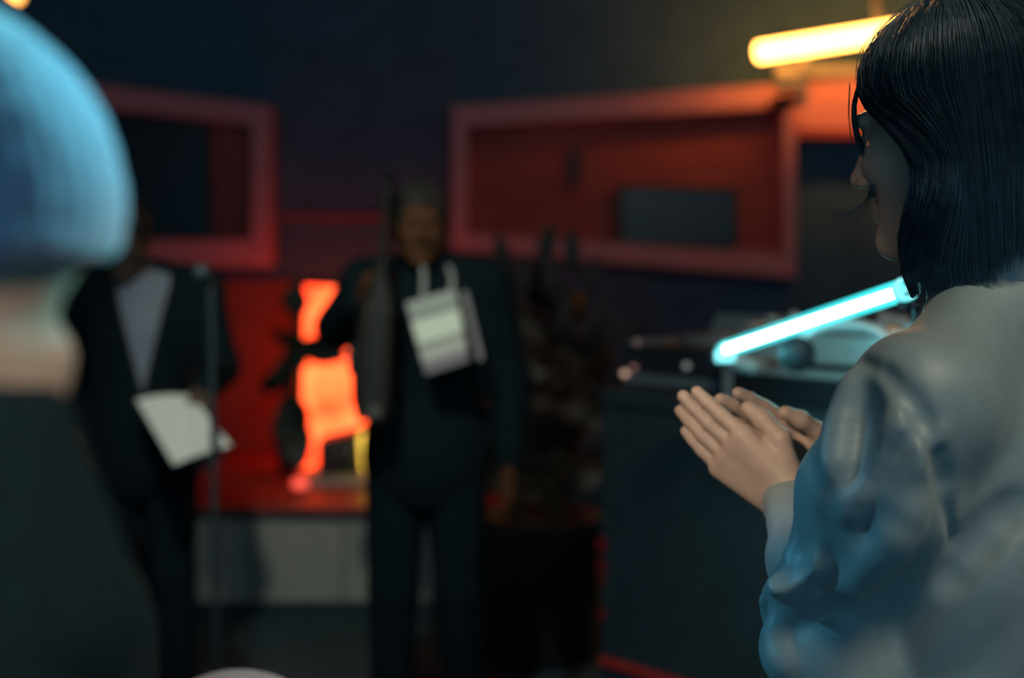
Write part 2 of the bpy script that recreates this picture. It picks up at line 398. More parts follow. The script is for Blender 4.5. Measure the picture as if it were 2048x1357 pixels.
# ---- warm tube lamp
def emis(name, col, st):
    return mat(name, (.8, .8, .8), .4, .02, emit=col, estr=st)
r = empty('warm_tube_lamp', onY(1790, 62, 6.55))
A = onY(1512, 106, 6.55); B = onY(2100, 12, 6.55)
MB().tube([A + (B - A) * t for t in (0, .004, .012, .988, .996, 1)], [.02, .036, .042, .042, .036, .02], 20).build('glass_tube', emis('warm_tube_glow', (1.0, .38, .06), 14.0), r, True)
hz = onY(1600, 143, 6.62)
MB().box((onY(1552, 143, 6.62)[0], 6.6, hz[2] - .022), (onY(2100, 143, 6.62)[0], 6.66, hz[2] + .022), .004).build('batten', mat('warm_batten', (.4, .36, .3), .5), r)
for px in (1608, 1990):
    c = onY(px, 110, 6.57); zz = onY(px, 215, 6.57)[2]
    MB().box((c[0] - .018, 6.56, zz), (c[0] + .018, 6.6, onY(px, 95, 6.57)[2]), .003).build('bracket', MATS['warm_batten'], r)
c = onY(1580, 172, 6.6)
MB().box((c[0] - .06, 6.57, c[2] - .02), (c[0] + .045, 6.68, c[2] + .02), .008).build('ballast_box', MATS['warm_batten'], r)
c = onY(1578, 200, 6.75)
MB().box((c[0] - .06, 6.7, c[2] - .02), (c[0] + .05, 6.94, c[2] + .02), .006).build('wall_mount', M_black, r)
for px, px2 in ((1758, 1748), (2070, 2062)):
    MB().tube([onY(px, 62, 6.55), onY(px2, -40, 6.6), (onY(px2, -40, 6.6)[0], 6.6, 3.2)], .016, 8).build('hanger_rod', MATS['warm_batten'], r)
tag(r, 'glowing warm white tube lamp on brackets above the red beam', 'lamp')

# small amber bulb hung at the top left
r = empty('amber_bulb', onY(32, -8, 6.4)); c = onY(32, -8, 6.4)
MB().sphere(c, .035).build('bulb', emis('amber_glow', (1, .4, .08), 3), r, True)
MB().lathe(c + np.array((0, 0, .03)), [(.016, 0), (.018, .03), (.006, .05)], 12).build('socket', M_black, r)
MB().tube([c + np.array((0, 0, .07)), (c[0], c[1], 3.2)], .004, 6).build('cord', M_black, r)
tag(r, 'small amber bulb hanging from the ceiling above the blue beanie', 'bulb')

# ---- glowing orange light panel
m = bpy.data.materials.new('orange_glow'); m.use_nodes = True; nt = m.node_tree; b_ = nt.nodes['Principled BSDF']
tc = nt.nodes.new('ShaderNodeTexCoord'); nz = nt.nodes.new('ShaderNodeTexNoise'); nz.inputs['Scale'].default_value = 5; nt.links.new(tc.outputs['Object'], nz.inputs['Vector'])
rp = nt.nodes.new('ShaderNodeValToRGB'); rp.color_ramp.elements[0].position = .3; rp.color_ramp.elements[1].position = .68
rp.color_ramp.elements[0].color = (1.0, .025, .005, 1); rp.color_ramp.elements[1].color = (1.0, .12, .03, 1)
nt.links.new(nz.outputs['Fac'], rp.inputs[0]); nt.links.new(rp.outputs[0], b_.inputs['Emission Color']); b_.inputs['Emission Strength'].default_value = 3.4
b_.inputs['Base Color'].default_value = (.5, .1, .05, 1); M_glow = m
YG = 6.6
r = empty('glowing_light_panel', (onY(665, 900, YG)[0], YG, zs_))
pts = [(608, 572), (716, 580), (728, 700), (722, 852), (742, 866), (738, 965), (600, 965), (602, 760)]
MB().prism([onY(px, py, YG) for px, py in [(610, 571), (728, 578), (732, 940), (602, 940)]], (0, .06, 0)).build('diffuser', M_glow, r)
MB().prism([onY(px, py, YG - .01) for px, py in [(600, 560), (738, 567), (732, 578), (606, 571)]], (0, .08, 0)).build('top_cap', M_black, r)
MB().box((onY(596, 940, YG)[0], YG - .03, zs_ + .002), (onY(738, 940, YG)[0], YG + .09, onY(600, 940, YG)[2]), .003).build('base', M_black, r)
tag(r, 'tall glowing orange light panel standing on the stage left of the man', 'light panel')
# dark amplifier in front of it, yellow stick lamp, red puck
YA = 6.25
q0 = onY(636, 880, YA); q1 = onY(722, 985, YA)
r = empty('amplifier', ((q0[0] + q1[0]) / 2, YA + .1, zs_))
MB().prism([onY(636, 884, YA), onY(722, 862, YA), onY(722, 985, YA) * (1, 1, 0) + np.array((0, 0, zs_ + .03)), onY(636, 985, YA) * (1, 1, 0) + np.array((0, 0, zs_ + .03))], (0, .22, 0)).build('cabinet', M_black, r)
MB().box((onY(608, 990, YA)[0], YA - .12, zs_), (onY(742, 990, YA)[0], YA + .26, zs_ + .03), .006).build('base_plate', M_grey, r)
for k in range(3):
    c = onY(655 + 24 * k, 900, YA); MB().lathe(c, [(.014, 0), (.012, .02)], 12, [(1, 0, 0), (0, 0, 1), (0, -1, 0)]).build('knob', M_gmetal, r)
MB().box((q0[0] + .02, YA - .008, zs_ + .05), (q1[0] - .02, YA, zs_ + .14), .003).build('speaker_grille', M_blackg, r)
tag(r, 'small dark amplifier on a grey base plate below the orange panel', 'amplifier')
r = empty('yellow_stick_lamp', (onY(736, 960, YA - .06)[0], YA - .06, zs_ + .03))
A = onY(731, 866, YA - .06); B = onY(737, 942, YA - .06)
MB().tube([A, A + (B - A) * .06, A + (B - A) * .94, B], [.016, .03, .03, .016], 14).build('light_stick', emis('yellow_glow', (1.0, .6, .05), 1.5), r, True)
c = onY(738, 966, YA - .06); MB().tube([B, (c[0], c[1], zs_ + .03)], .008, 8).build('stem', M_black, r)
MB().lathe((c[0], c[1], zs_ + .03), [(.03, 0), (.028, .02), (.012, .03)], 14).build('reflection_foot', emis('stick_reflection_glow', (1, .3, .05), .35), r, True)  # this foot glows to stand in for the stick's orange reflection
tag(r, 'short glowing yellow stick lamp at the right of the amplifier', 'lamp')
c = onZ(600, 978, zs_ + .02); r = empty('red_puck_light', (c[0], c[1], zs_))
MB().sphere((c[0], c[1], zs_ + .035), .034).build('dome', emis('red_dome_glow', (1, .04, .01), 1.0), r, True)
MB().lathe((c[0], c[1], zs_), [(.04, 0), (.04, .02), (.03, .025)], 16).build('base', M_black, r)
tag(r, 'round red puck light on the stage left of the amplifier', 'light')
c = onZ(842, 1000, zs_ + .02); r = empty('red_puck_light', (c[0], c[1], zs_))
MB().sphere((c[0], c[1], zs_ + .035), .034).build('dome', emis('dim_red_glow', (1, .06, .02), .08), r, True)
MB().lathe((c[0], c[1], zs_), [(.04, 0), (.04, .02), (.03, .025)], 16).build('base', M_black, r)
tag(r, 'dim red puck light on the stage edge between the legs of the man', 'light')

# ---- plants
def leaf_mesh(name, m, L=1.0, w=.3, lobes=False):
    v = []; f = []; n = 9
    for i in range(n):
        t = i / (n - 1); ww = w * (math.sin(math.pi * min(1, t * .96 + .02)) ** .8)
        z = -.18 * t * t
        v += [(-ww, t, z + .12 * ww), (0, t, z), (ww, t, z + .12 * ww)]
    for i in range(n - 1):
        a = 3 * i; f += [(a, a + 1, a + 4, a + 3), (a + 1, a + 2, a + 5, a + 4)]
    me = bpy.data.meshes.new(name); me.from_pydata(v, [], f); me.materials.append(m); me.shade_smooth()
    return me
LEAF = leaf_mesh('leaf', M_leaf, w=.28); LEAFB = leaf_mesh('leaf_brown', M_leafb, w=.2)
def put_leaf(me, base, tip, parent, up=(0, -1, .2)):
    base = np.array(base); d = np.array(tip) - base; L = np.linalg.norm(d); y = d / L
    x = np.cross(y, up); x /= np.linalg.norm(x); z = np.cross(x, y)
    o = bpy.data.objects.new('leaf', me); COL.objects.link(o); o.parent = parent
    M = Matrix([list(x) + [0], list(y) + [0], list(z) + [0], [0, 0, 0, 1]]).transposed()
    M = Matrix(((x[0], y[0], z[0]), (x[1], y[1], z[1]), (x[2], y[2], z[2]))).to_4x4() @ Matrix.Scale(L, 4)
    M.translation = Vector(base - np.array(parent.location)); o.matrix_local = M; return o
YP = 6.5
r = empty('potted_plant', (onY(580, 960, YP)[0], YP, zs_)); cx = onY(580, 960, YP)[0]
MB().lathe((cx, YP, zs_), [(.05, 0), (.075, .16), (.08, .17), (.07, .17), (.066, .15)], 20).build('pot', M_pot, r, True)
stem = [onY(px, py, YP) for px, py in ((580, 940), (575, 850), (585, 760), (592, 680), (588, 600))]; stem[0] = np.array((cx, YP, zs_ + .15))
MB().tube(stem, [.03, .028, .024, .018, .01], 10).build('stem', M_stem, r, True)
for (bx, by), (tx, ty), dy in [((588, 745), (515, 780), 0), ((590, 690), (545, 662), 0), ((590, 715), (545, 760), -.08), ((592, 690), (690, 712), -.05), ((588, 620), (560, 585), .05), ((588, 640), (612, 590), .03),
                               ((585, 780), (570, 860), -.1), ((586, 790), (604, 870), -.1), ((585, 800), (560, 905), -.06), ((580, 820), (602, 930), -.12), ((590, 660), (600, 740), -.1), ((588, 640), (596, 560), 0), ((588, 700), (560, 735), -.05)]:
    b0 = onY(bx, by, YP); t0 = onY(tx, ty, YP + dy); put_leaf(LEAF, b0, t0, r, (random.uniform(-.3, .3), -1, random.uniform(0, .5)))
tag(r, 'dark leafy potted plant silhouetted against the glowing orange panel', 'plant')
# larger brown bush right of the man
YQ = 5.05; gx = onY(1075, 1100, YQ)[0]
r = empty('tall_bushy_plant', (gx, YQ, 0))
MB().lathe((gx, YQ, 0), [(.16, 0), (.2, .02), (.22, .5), (.235, .52), (.2, .52), (.19, .48)], 24).build('planter', M_pot, r, True)
for k, (px, py) in enumerate([(1012, 520), (1045, 560), (1082, 500), (1105, 560), (1148, 510), (1175, 560), (985, 600), (1200, 640), (960, 700), (1190, 720), (1120, 640), (1040, 650)]):
    yy = YQ + random.uniform(-.2, .2); top = onY(px, py + 40, yy); bx = gx + random.uniform(-.1, .1)
    mid = np.array(((bx + top[0] * 2) / 3, (YQ + yy) / 2, .5 + (top[2] - .5) * .6))
    pl = [np.array((bx, YQ, .48)), mid, top]
    MB().tube(pl, [.012, .009, .004], 6).build('stem', M_stem, r)
    put_leaf(LEAFB, top, top + np.array((random.uniform(-.04, .04), -.02, .16)), r)
    for q in range(8):
        t = .15 + .85 * q / 8; p = pl[0] * (1 - t) ** 2 + 2 * mid * t * (1 - t) + top * t * t; ang = random.uniform(0, 6.28); LL = random.uniform(.16, .26)
        put_leaf(LEAFB, p, p + LL * np.array((math.cos(ang), .5 * math.sin(ang), random.uniform(.1, .5))), r, (random.uniform(-.4, .4), -1, .4))
tag(r, 'tall brown bushy plant in a pot between the man and the mixing booth', 'plant')

# ---- booth with sound equipment
ZC = 1.155
a0 = np.array((0.205, 3.3)); a1 = np.array((0.627, 2.85)); dv = (a1 - a0) / np.linalg.norm(a1 - a0); nv = np.array((-dv[1], dv[0]))
if nv[1] < 0: nv = -nv
D3 = np.array((dv[0], dv[1], 0)); N3 = np.array((nv[0], nv[1], 0)); Z3 = np.array((0, 0, 1.0)); AX = (D3, N3, Z3)
A3 = np.array((a0[0], a0[1], 0)); BL = 1.9; BD = .75
def B3(u, v, z): return A3 + D3 * u + N3 * v + Z3 * z
r = empty('mixing_booth', B3(BL / 2, BD / 2, 0))
M_booth = mat('booth_black', (0.06, 0.08, 0.09), 0.7, .15, 20)
MB().obox(B3(BL / 2, BD / 2, ZC - .02), AX, (BL / 2, BD / 2, .02), .004).build('counter_top', M_booth, r)
for i in range(3):
    MB().obox(B3(BL * (i + .5) / 3, .015, .56), AX, (BL / 6 - .004, .012, .55), .004).build('front_panel', M_booth, r)
for u in (.015, BL - .015): MB().obox(B3(u, BD / 2, .56), AX, (.012, BD / 2 - .03, .55)).build('side_panel', M_booth, r)
MB().obox(B3(BL / 2, -.004, onY(1200, 1318, 3.3)[2]), AX, (BL / 2 - .01, .004, .009)).build('red_strip', mat('red_strip_glow', (.5, .05, .03), .5, emit=(1, .05, .03), estr=.03), r)
for px, py, rr in ((1196, 1090, .014), (1190, 1132, .012), (1200, 1230, .01), (1186, 1160, .008)):
    c = onY(px + 10, py, 3.29); MB().sphere(B3(.012, -.004, c[2]), (rr, rr, rr * 1.4), 12, 8).build('indicator_light', mat('red_led', (.12, .01, .01), .6, emit=(1, .05, .03), estr=.012, spec=.1), r, True)
tag(r, 'black mixing booth with small red lights along its corner', 'counter')
# left player unit
def gear_box(name, u0, u1, v0, v1, h, label, cat, z0=ZC):
    r = empty(name, B3((u0 + u1) / 2, (v0 + v1) / 2, z0))
    MB().obox(B3((u0 + u1) / 2, (v0 + v1) / 2, z0 + h / 2), AX, ((u1 - u0) / 2, (v1 - v0) / 2, h / 2), .006).build('housing', M_black, r)
    return tag(r, label, cat)
h = .1
r = gear_box('media_player', .0, .3, .08, .42, h, 'black media player with round platter at the far left end of booth', 'player')
M_pl = mat('platter_steel', (.42, .47, .5), .35, .1, 60, metal=.4)
MB().lathe(B3(.15, .26, ZC + h), [(.1, 0), (.1, .012), (.092, .016), (.03, .016), (.03, .02)], 32).build('platter', M_pl, r, True)
MB().obox(B3(.15, .39, ZC + h + .03), (D3, (N3 * .6 + Z3 * .8), np.cross(D3, N3 * .6 + Z3 * .8)), (.13, .035, .006), .003).build('display', M_pl, r)
for u in (.015, .285): MB().obox(B3(u, .25, ZC + h + .003), AX, (.012, .16, .004)).build('trim_rail', M_pl, r)
MB().obox(B3(.15, .078, ZC + .02), AX, (.14, .004, .012)).build('front_trim', M_pl, r)
for u, zz, c_, st_ in ((.012, .03, (1, .55, .35), .45), (.04, .045, (1, .1, .04), .1), (.05, .105, (1, .15, .05), .05), (.2, .06, (.8, .85, .8), .12)):
    MB().sphere(B3(u, .072, ZC + zz), .008, 10, 8).build('indicator_light', emis('indicator_%d' % int(u * 1000), c_, st_), r, True)
# flat riser case under the mixer and second player
r = gear_box('riser_case', .34, 1.3, .03, .5, .085, 'flat black riser case under the mixer on the booth', 'case')
for u in (.35, 1.29): MB().obox(B3(u, .265, ZC + .045), AX, (.012, .237, .044), .003).build('metal_corner', M_silver, r)
MB().obox(B3(.82, .028, ZC + .07), AX, (.46, .004, .008)).build('metal_edge', M_silver, r)
ZC += .086
# mixer nearer to the tube
r = gear_box('mixer', .36, .78, .05, .42, .07, 'low mixer with faders and knobs beneath the left end of cyan tube', 'mixer')
MB().obox(B3(.57, .235, ZC + .073), AX, (.2, .175, .004)).build('face_plate', M_silver, r)
for i in range(6):
    for j in range(3):
        MB().lathe(B3(.4 + .068 * i, .2 + .07 * j, ZC + .077), [(.014, 0), (.013, .018), (.009, .022)], 12).build('knob', M_black if (i + j) % 2 else M_silver, r, True)
for i in range(6): MB().obox(B3(.4 + .068 * i, .12, ZC + .085), AX, (.012, .008, .008), .002).build('fader_cap', M_silver, r)
MB().obox(B3(.57, .046, ZC + .035), AX, (.2, .005, .03), .002).build('front_trim', M_silver, r)
# second player raised at the right
r = gear_box('media_player', .82, 1.16, .06, .42, .1, 'media player with silver trim right of the mixer, beside the shoulder', 'player')
MB().lathe(B3(.99, .24, ZC + .1), [(.11, 0), (.11, .012), (.1, .016), (.03, .016), (.03, .02)], 32).build('platter', M_silver, r, True)
MB().obox(B3(.99, .056, ZC + .05), AX, (.16, .004, .04), .002).build('front_trim', M_silver, r)
MB().obox(B3(.99, .4, ZC + .14), (D3, (N3 * .6 + Z3 * .8), np.cross(D3, N3 * .6 + Z3 * .8)), (.15, .045, .006), .003).build('display', M_blackg, r)
# headphones lying on the gear
hc = P(1690, 700, 2.62); hz_ = hc
r = empty('headphones', hc - np.array((0, 0, .03)))
pts = [hc + np.array((.085 * math.cos(t), -.03 * math.cos(t), .058 * math.sin(t) - .01)) for t in np.linspace(.0, math.pi, 14)]
MB().tube(pts, .012, 10).build('headband', M_silver, r, True)
for q in (pts[0], pts[-1]):
    MB().lathe(q - np.array((0, .03, 0)), [(.026, 0), (.034, .012), (.034, .03), (.028, .042)], 18, [(0, 0, 1), (1, 0, 0), (0, 1, 0)]).build('ear_cup', M_black, r, True)
tag(r, 'headphones with pale headband lying under the cyan tube', 'headphones')

# ---- cyan tube lamp
M_cy = bpy.data.materials.new('cyan_glass'); M_cy.use_nodes = True; nt = M_cy.node_tree; nt.nodes.remove(nt.nodes['Principled BSDF'])
em_ = nt.nodes.new('ShaderNodeEmission'); em_.inputs[0].default_value = (.07, .95, 1.0, 1); em_.inputs[1].default_value = 1.1
tp_ = nt.nodes.new('ShaderNodeBsdfTransparent'); mx_ = nt.nodes.new('ShaderNodeMixShader'); mx_.inputs[0].default_value = .5
nt.links.new(em_.outputs[0], mx_.inputs[1]); nt.links.new(tp_.outputs[0], mx_.inputs[2]); nt.links.new(mx_.outputs[0], nt.nodes['Material Output'].inputs[0])
M_core = emis('cyan_core_glow', (.26, .95, 1.0), 42)
A = P(1450, 700, 2.75); B = P(1814, 578, 1.74); ud = (B - A) / np.linalg.norm(B - A)
r = empty('cyan_tube_lamp', (A + B) / 2)
tr = .0142
MB().tube([A + ud * .012, B - ud * .03], .0062, 14).build('glowing_core', M_core, r, True)
MB().tube([A, A + ud * .004, A + ud * .02, B - ud * .03, B - ud * .012], [.009, .0125, tr, tr, tr], 24).build('glass_tube', M_cy, r, True)
sx = np.cross(ud, (0, 0, 1)); sx /= np.linalg.norm(sx); sz = np.cross(sx, ud)
M_cap = mat('clear_end_cap', (.5, .8, .82), .2, .05, 40, emit=(.16, .95, 1), estr=.6)
capm = MB().lathe(B - ud * .014, [(tr + .0008, 0), (tr + .0012, .004), (tr + .0008, .016), (tr - .003, .0165), (tr - .004, .008), (.004, .006)], 28, (sx, sz, ud)); capm.build('end_cap', M_cap, r, True)
MB().tube([B - ud * .006 + sz * .008, B + ud * .008 + sz * .008], .003, 8).build('contact_pin', M_gmetal, r)
MB().tube([B - ud * .006 - sz * .006, B + ud * .012 - sz * .006], .003, 8).build('contact_pin', M_gmetal, r)
MB().tube([A - ud * .02, A + ud * .015], .013, 14).build('end_socket', M_cap, r, True)
Cl = P(1442, 716, 2.77); MB().obox(Cl, (sx, ud, sz), (.02, .035, .012), .004).build('clamp', mat('clamp_silver', (.7, .75, .75), .3, .05, 40), r)
MB().tube([Cl, P(1500, 734, 2.82), P(1520, 738, 2.9)], .016, 10).build('clamp_arm', MATS['clamp_silver'], r)
G = P(1838, 615, 1.78); MB().tube([B - ud * .02 - sz * .018, G, (G[0], G[1], .03)], .008, 8).build('stand_pole', M_black, r)
for an in (0.5, 2.6, 4.7): MB().tube([(G[0], G[1], .25), (G[0] + .16 * math.cos(an), G[1] + .16 * math.sin(an), .01)], .007, 8).build('stand_leg', M_black, r)
tag(r, 'glowing cyan tube lamp slanting up above the sound mixer', 'lamp')

# ---- microphone stand before the man with the paper
r0 = P(428, 1000, 3.85); r = empty('microphone_stand', (r0[0], r0[1], 0)); tp = P(428, 570, 3.85)
MB().lathe((r0[0], r0[1], 0), [(.13, 0), (.13, .012), (.03, .03), (.012, .04)], 28).build('base', M_black, r, True)
MB().tube([(r0[0], r0[1], .03), (r0[0], r0[1], tp[2])], .009, 10).build('pole', M_black, r)
MB().tube([(r0[0], r0[1], tp[2]), P(414, 556, 3.8)], .012, 10).build('clip', M_black, r)
mc = P(402, 545, 3.76); md = mc - P(428, 575, 3.86); md /= np.linalg.norm(md)
MB().tube([mc - md * .1, mc - md * .02], [.011, .016], 12).build('microphone_body', M_blackg, r, True)
MB().sphere(mc, .021).build('microphone_grille', mat('grille_mesh', (.05, .08, .1), .5, .2, 200), r, True)
tag(r, 'thin microphone stand in front of the man holding the paper', 'stand')

# ------------------------------------------------------------------ people
def person(name, loc, yaw, H, label, skin, coat=None, trousers=M_trou, arms=None, head_dir=(0, 0), head_at=None, coat_len=.72, vneck=False, shirt=None, sit=False, hands=None, shoulder=.185, coatr=.02, step=.011, collar=True):
    """generic figure; arms = ((elbow, wrist) right, (elbow, wrist) left) in world coordinates"""
    s = H / 1.75; R = rotz(yaw); loc = np.array((loc[0], loc[1], 0.0)); T = lambda x, y, z: loc + R @ (np.array((x, y, z)) * s)
    drop = .45 if sit else 0.0
    hip = T(0, 0, .95 - drop); chest = T(0, 0, 1.27 - drop); neck = T(0, -.02, 1.47 - drop)
    hc = T(0, .02, 1.632 - drop) if head_at is None else np.array(head_at)
    HR = R @ rotz(head_dir[0]) @ rotx(head_dir[1])
    sh = [T(q * shoulder, -.01, 1.42 - drop) for q in (1, -1)]
    hj = [T(q * .09, 0, .93 - drop) for q in (1, -1)]
    if sit:
        kn = [T(q * .13, .42, .5) for q in (1, -1)]; an = [T(q * .13, .42, .08) for q in (1, -1)]
    else:
        kn = [T(q * .1, .02, .5) for q in (1, -1)]; an = [T(q * .115, -.01, .085) for q in (1, -1)]
    toe = [a_ + R @ np.array((0, .15, -.05)) * s for a_ in an]
    el = [T(q * .25, -.02, 1.13 - drop) for q in (1, -1)]; wr = [T(q * .26, .06, .89 - drop) for q in (1, -1)]
    if arms:
        for i in (0, 1):
            if arms[i] is not None: el[i] = np.array(arms[i][0]); wr[i] = np.array(arms[i][1])
    hd = [(wr[i] - el[i]) / np.linalg.norm(wr[i] - el[i]) for i in (0, 1)]
    hn = [R @ np.array((-q, .1, 0)) for q in (1, -1)]
    hcurl = [.35, .35]
    if hands:
        for i in (0, 1):
            if hands[i] is not None: hd[i], hn[i], hcurl[i] = hands[i]
    allp = np.array([hip, chest, neck, hc + (0, 0, .13), hc + HR @ np.array((0, .13, 0))] + sh + hj + kn + an + toe + el + wr + [w_ + np.array(d_) * .2 for w_, d_ in zip(wr, hd)])
    lo = allp.min(0) - .17; hi = allp.max(0) + .17; lo[2] = -.02
    fz = [(hc - .13, hc + .13)] + [(np.minimum(wr[i], wr[i] + np.array(hd[i]) * .19) - .05, np.maximum(wr[i], wr[i] + np.array(hd[i]) * .19) + .05) for i in (0, 1)]
    axs = [axis(lo[i], hi[i], step, [(a_[i], b_[i], .0052) for a_, b_ in fz]) for i in range(3)]
    f = Field(*axs)
    head_sdf(f, hc, HR, s)
    f.cap(hc + HR @ np.array((0, -.025, -.06)) * s, neck, .052 * s, .06 * s, .025)
    Rb = R
    f.ell(T(0, 0, 1.27 - drop), np.array((.165, .105, .2)) * s, Rb, .05); f.ell(T(0, 0, 1.05 - drop), np.array((.14, .1, .17)) * s, Rb, .06); f.ell(T(0, -.01, .93 - drop), np.array((.165, .115, .12)) * s, Rb, .06)
    for i in (0, 1):
        f.cap(neck, sh[i], .05 * s, .052 * s, .04)
        f.cap(sh[i], el[i], .052 * s, .04 * s, .03); f.cap(el[i], wr[i], .041 * s, .027 * s, .02)
        f.cap(hj[i], kn[i], .085 * s, .055 * s, .03); f.cap(kn[i], an[i], .055 * s, .036 * s, .02); f.cap(an[i], toe[i], .04 * s, .03 * s, .02)
        hand_sdf(f, wr[i], hd[i], hn[i], hcurl[i], s, thumb_side=(1 if i == 0 else -1))
    body = fobj(name, f, skin, loc=tuple(loc), relax=1)
    tag(body, label, 'person')
    # trousers
    axc = [axis(lo[i] - .03, hi[i] + .03, step) for i in range(3)]
    g = Field(*axc)
    g.ell(T(0, -.01, .93 - drop), np.array((.178, .128, .13)) * s, Rb, .06)
    for i in (0, 1):
        g.cap(hj[i], kn[i], .1 * s, .076 * s, .03); g.cap(kn[i], an[i] + np.array((0, 0, -.01)), .076 * s, .062 * s, .02)
    fobj('trousers', g, trousers, body)
    for i in (0, 1):
        g = Field(*[axis(l_, h_, .008) for l_, h_ in zip(np.minimum(an[i], toe[i]) - .09, np.maximum(an[i], toe[i]) + .09)])
        g.cap(an[i] + np.array((0, 0, -.025)), toe[i], .05 * s, .042 * s, .02); g.cap(an[i] - R @ np.array((0, .04, .04)) * s, an[i], .043 * s, .045 * s, .02)
        g.plane((0, 0, 0.002), (0, 0, -1)); fobj('shoe', g, M_shoe, body)
    def torso_cloth(infl, bottom, sleeves=True):
        g = Field(*axc); e = infl
        g.ell(T(0, 0, 1.27 - drop), np.array((.165, .105, .2)) * s + e, Rb, .06); g.ell(T(0, 0, 1.05 - drop), np.array((.148, .105, .19)) * s + e, Rb, .06)
        if bottom < 1.0: g.ell(T(0, -.005, .9 - drop), np.array((.175, .125, .18)) * s + e, Rb, .06)
        for i in (0, 1):
            g.cap(neck - np.array((0, 0, .015)), sh[i], .05 * s + e, .056 * s + e, .05)
            if sleeves: g.cap(sh[i], el[i], .054 * s + e, .045 * s + e, .03); g.cap(el[i], el[i] + (wr[i] - el[i]) * .93, .046 * s + e, .034 * s + e * .8, .03)
        g.plane(T(0, 0, bottom - drop), (0, 0, -1), lo=np.array(T(0, 0, 0)) - np.array((.22, .22, .1)) * s, hi=np.array(T(0, 0, bottom - drop)) + np.array((.22, .22, .02)) * s) if not sit else None
        return g
    if shirt:
        g = torso_cloth(.007, .95, False); g.plane(neck + np.array((0, 0, .03)), (0, 0, 1)); fobj('shirt', g, shirt, body)
        c = MB()
        for t0, t1 in ((.25, math.pi - .35), ):
            pass
    if coat:
        g = torso_cloth(coatr, coat_len)
        if collar: g.cap(neck + np.array((0, 0, .0)), neck + np.array((0, 0, .035)), .068 * s, .066 * s, .02)
        g.plane(neck + np.array((0, 0, .05)), (0, 0, 1))
        if vneck:
            vb = T(.0 if vneck is True else vneck, 0, 1.1 - drop)
            ld = R @ np.array((1, 0, 0)); fd = R @ np.array((0, 1, 0)); wN = .24
            g.halfspaces_cut([(vb, ld - np.array((0, 0, wN))), (vb, -ld - np.array((0, 0, wN))), (T(0, .035, 1.2), -fd)])
        fobj('coat', g, coat, body)
    return body, dict(hc=hc, HR=HR, s=s, neck=neck, wr=wr, T=T, R=R, lo=lo, hi=hi)
def hair_cap(body, info, m, kind='short', name='hair'):
    hc, HR, s = info['hc'], info['HR'], info['s']; T = lambda x, y, z: hc + HR @ (np.array((x, y, z)) * s)
    g = Field(*[axis(hc[i] - .17, hc[i] + .17, .006) for i in range(3)])
    g.ell(T(0, -.018, .036), np.array((.083, .1, .094)) * s, HR, .02)
    g.ell(T(0, -.05, -.02), np.array((.074, .062, .07)) * s, HR, .03)
    fd = HR @ np.array((0, 1, -.55)); g.plane(T(0, .062, .034), fd); g.plane(T(0, 0, -.075), HR @ np.array((0, .2, -1)))
    ph = rng.random(6) * 6
    g.disp(lambda x, y, z: .004 * np.sin(x * 140 + ph[0]) * np.sin(z * 90 + ph[1]) + .003 * np.sin(y * 160 + ph[2] + x * 60))
    return fobj(name, g, m, body)

# man with the paper (left)
pl_el = P(436, 735, 4.32); pl_wr = P(412, 775, 4.16)
pr_el = P(120, 760, 4.36); pr_wr = P(140, 870, 4.22)
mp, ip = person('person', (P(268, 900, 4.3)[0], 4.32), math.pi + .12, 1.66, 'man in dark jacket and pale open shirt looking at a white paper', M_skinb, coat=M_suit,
    shirt=mat('shirt_pale', (.2, .21, .27), .7, .08, 40), arms=((pr_el, pr_wr), (pl_el, pl_wr)) if False else ((pr_el, pr_wr), (pl_el, pl_wr)),
    head_at=P(245, 478, 4.25), head_dir=(.05, -.3), vneck=-.03, coat_len=.68,
    hands=(None, (P(392, 830, 4.08) - pl_wr, np.array((-.4, .3, -.8)), .6)), shoulder=.2)
hair_cap(mp, ip, mat('hair_black', (.02, .018, .018), .5, .2, 60))
# paper sheet, resting in his hand
co = [P(272, 800, 4.10), P(384, 792, 4.12), P(463, 892, 3.98), P(347, 931, 3.96)]
v = []; n = 8
nrm = np.cross(co[1] - co[0], co[3] - co[0]); nrm /= np.linalg.norm(nrm); nrm = nrm if nrm[1] < 0 else -nrm
for k in (0, .0016):
    for i in range(n + 1):
        for j in range(n + 1):
            u, w = i / n, j / n; p = co[0] * (1 - u) * (1 - w) + co[1] * u * (1 - w) + co[2] * u * w + co[3] * (1 - u) * w
            v.append(p + nrm * (k + .012 * math.sin(math.pi * u) * (1 - .5 * w)))
ff = []; q = (n + 1) ** 2
for i in range(n):
    for j in range(n):
        a = i * (n + 1) + j; ff += [(a, a + 1, a + n + 2, a + n + 1), (q + a, q + a + n + 1, q + a + n + 2, q + a + 1)]
for i in range(n):
    for a, b in ((i, i + 1), (n * (n + 1) + i, n * (n + 1) + i + 1), (i * (n + 1), (i + 1) * (n + 1)), (i * (n + 1) + n, (i + 1) * (n + 1) + n)): ff.append((a, b, b + q, a + q))
tag(obj('paper_sheet', v, ff, M_paper, loc=tuple(np.mean(co, 0)), smooth=False), 'white sheet of paper held low in the hand of the man', 'paper')

# man with the striped card (centre)
cr_el = P(676, 655, 4.26); cr_wr = P(722, 606, 4.02)
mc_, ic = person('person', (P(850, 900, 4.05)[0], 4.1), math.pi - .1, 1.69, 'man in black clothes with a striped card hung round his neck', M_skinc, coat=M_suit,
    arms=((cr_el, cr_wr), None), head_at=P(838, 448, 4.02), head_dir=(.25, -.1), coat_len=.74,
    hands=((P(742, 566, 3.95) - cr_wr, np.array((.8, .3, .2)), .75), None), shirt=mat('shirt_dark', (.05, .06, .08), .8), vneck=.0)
hair_cap(mc_, ic, mat('hair_brown', (.018, .013, .010), .8, .2, 60))
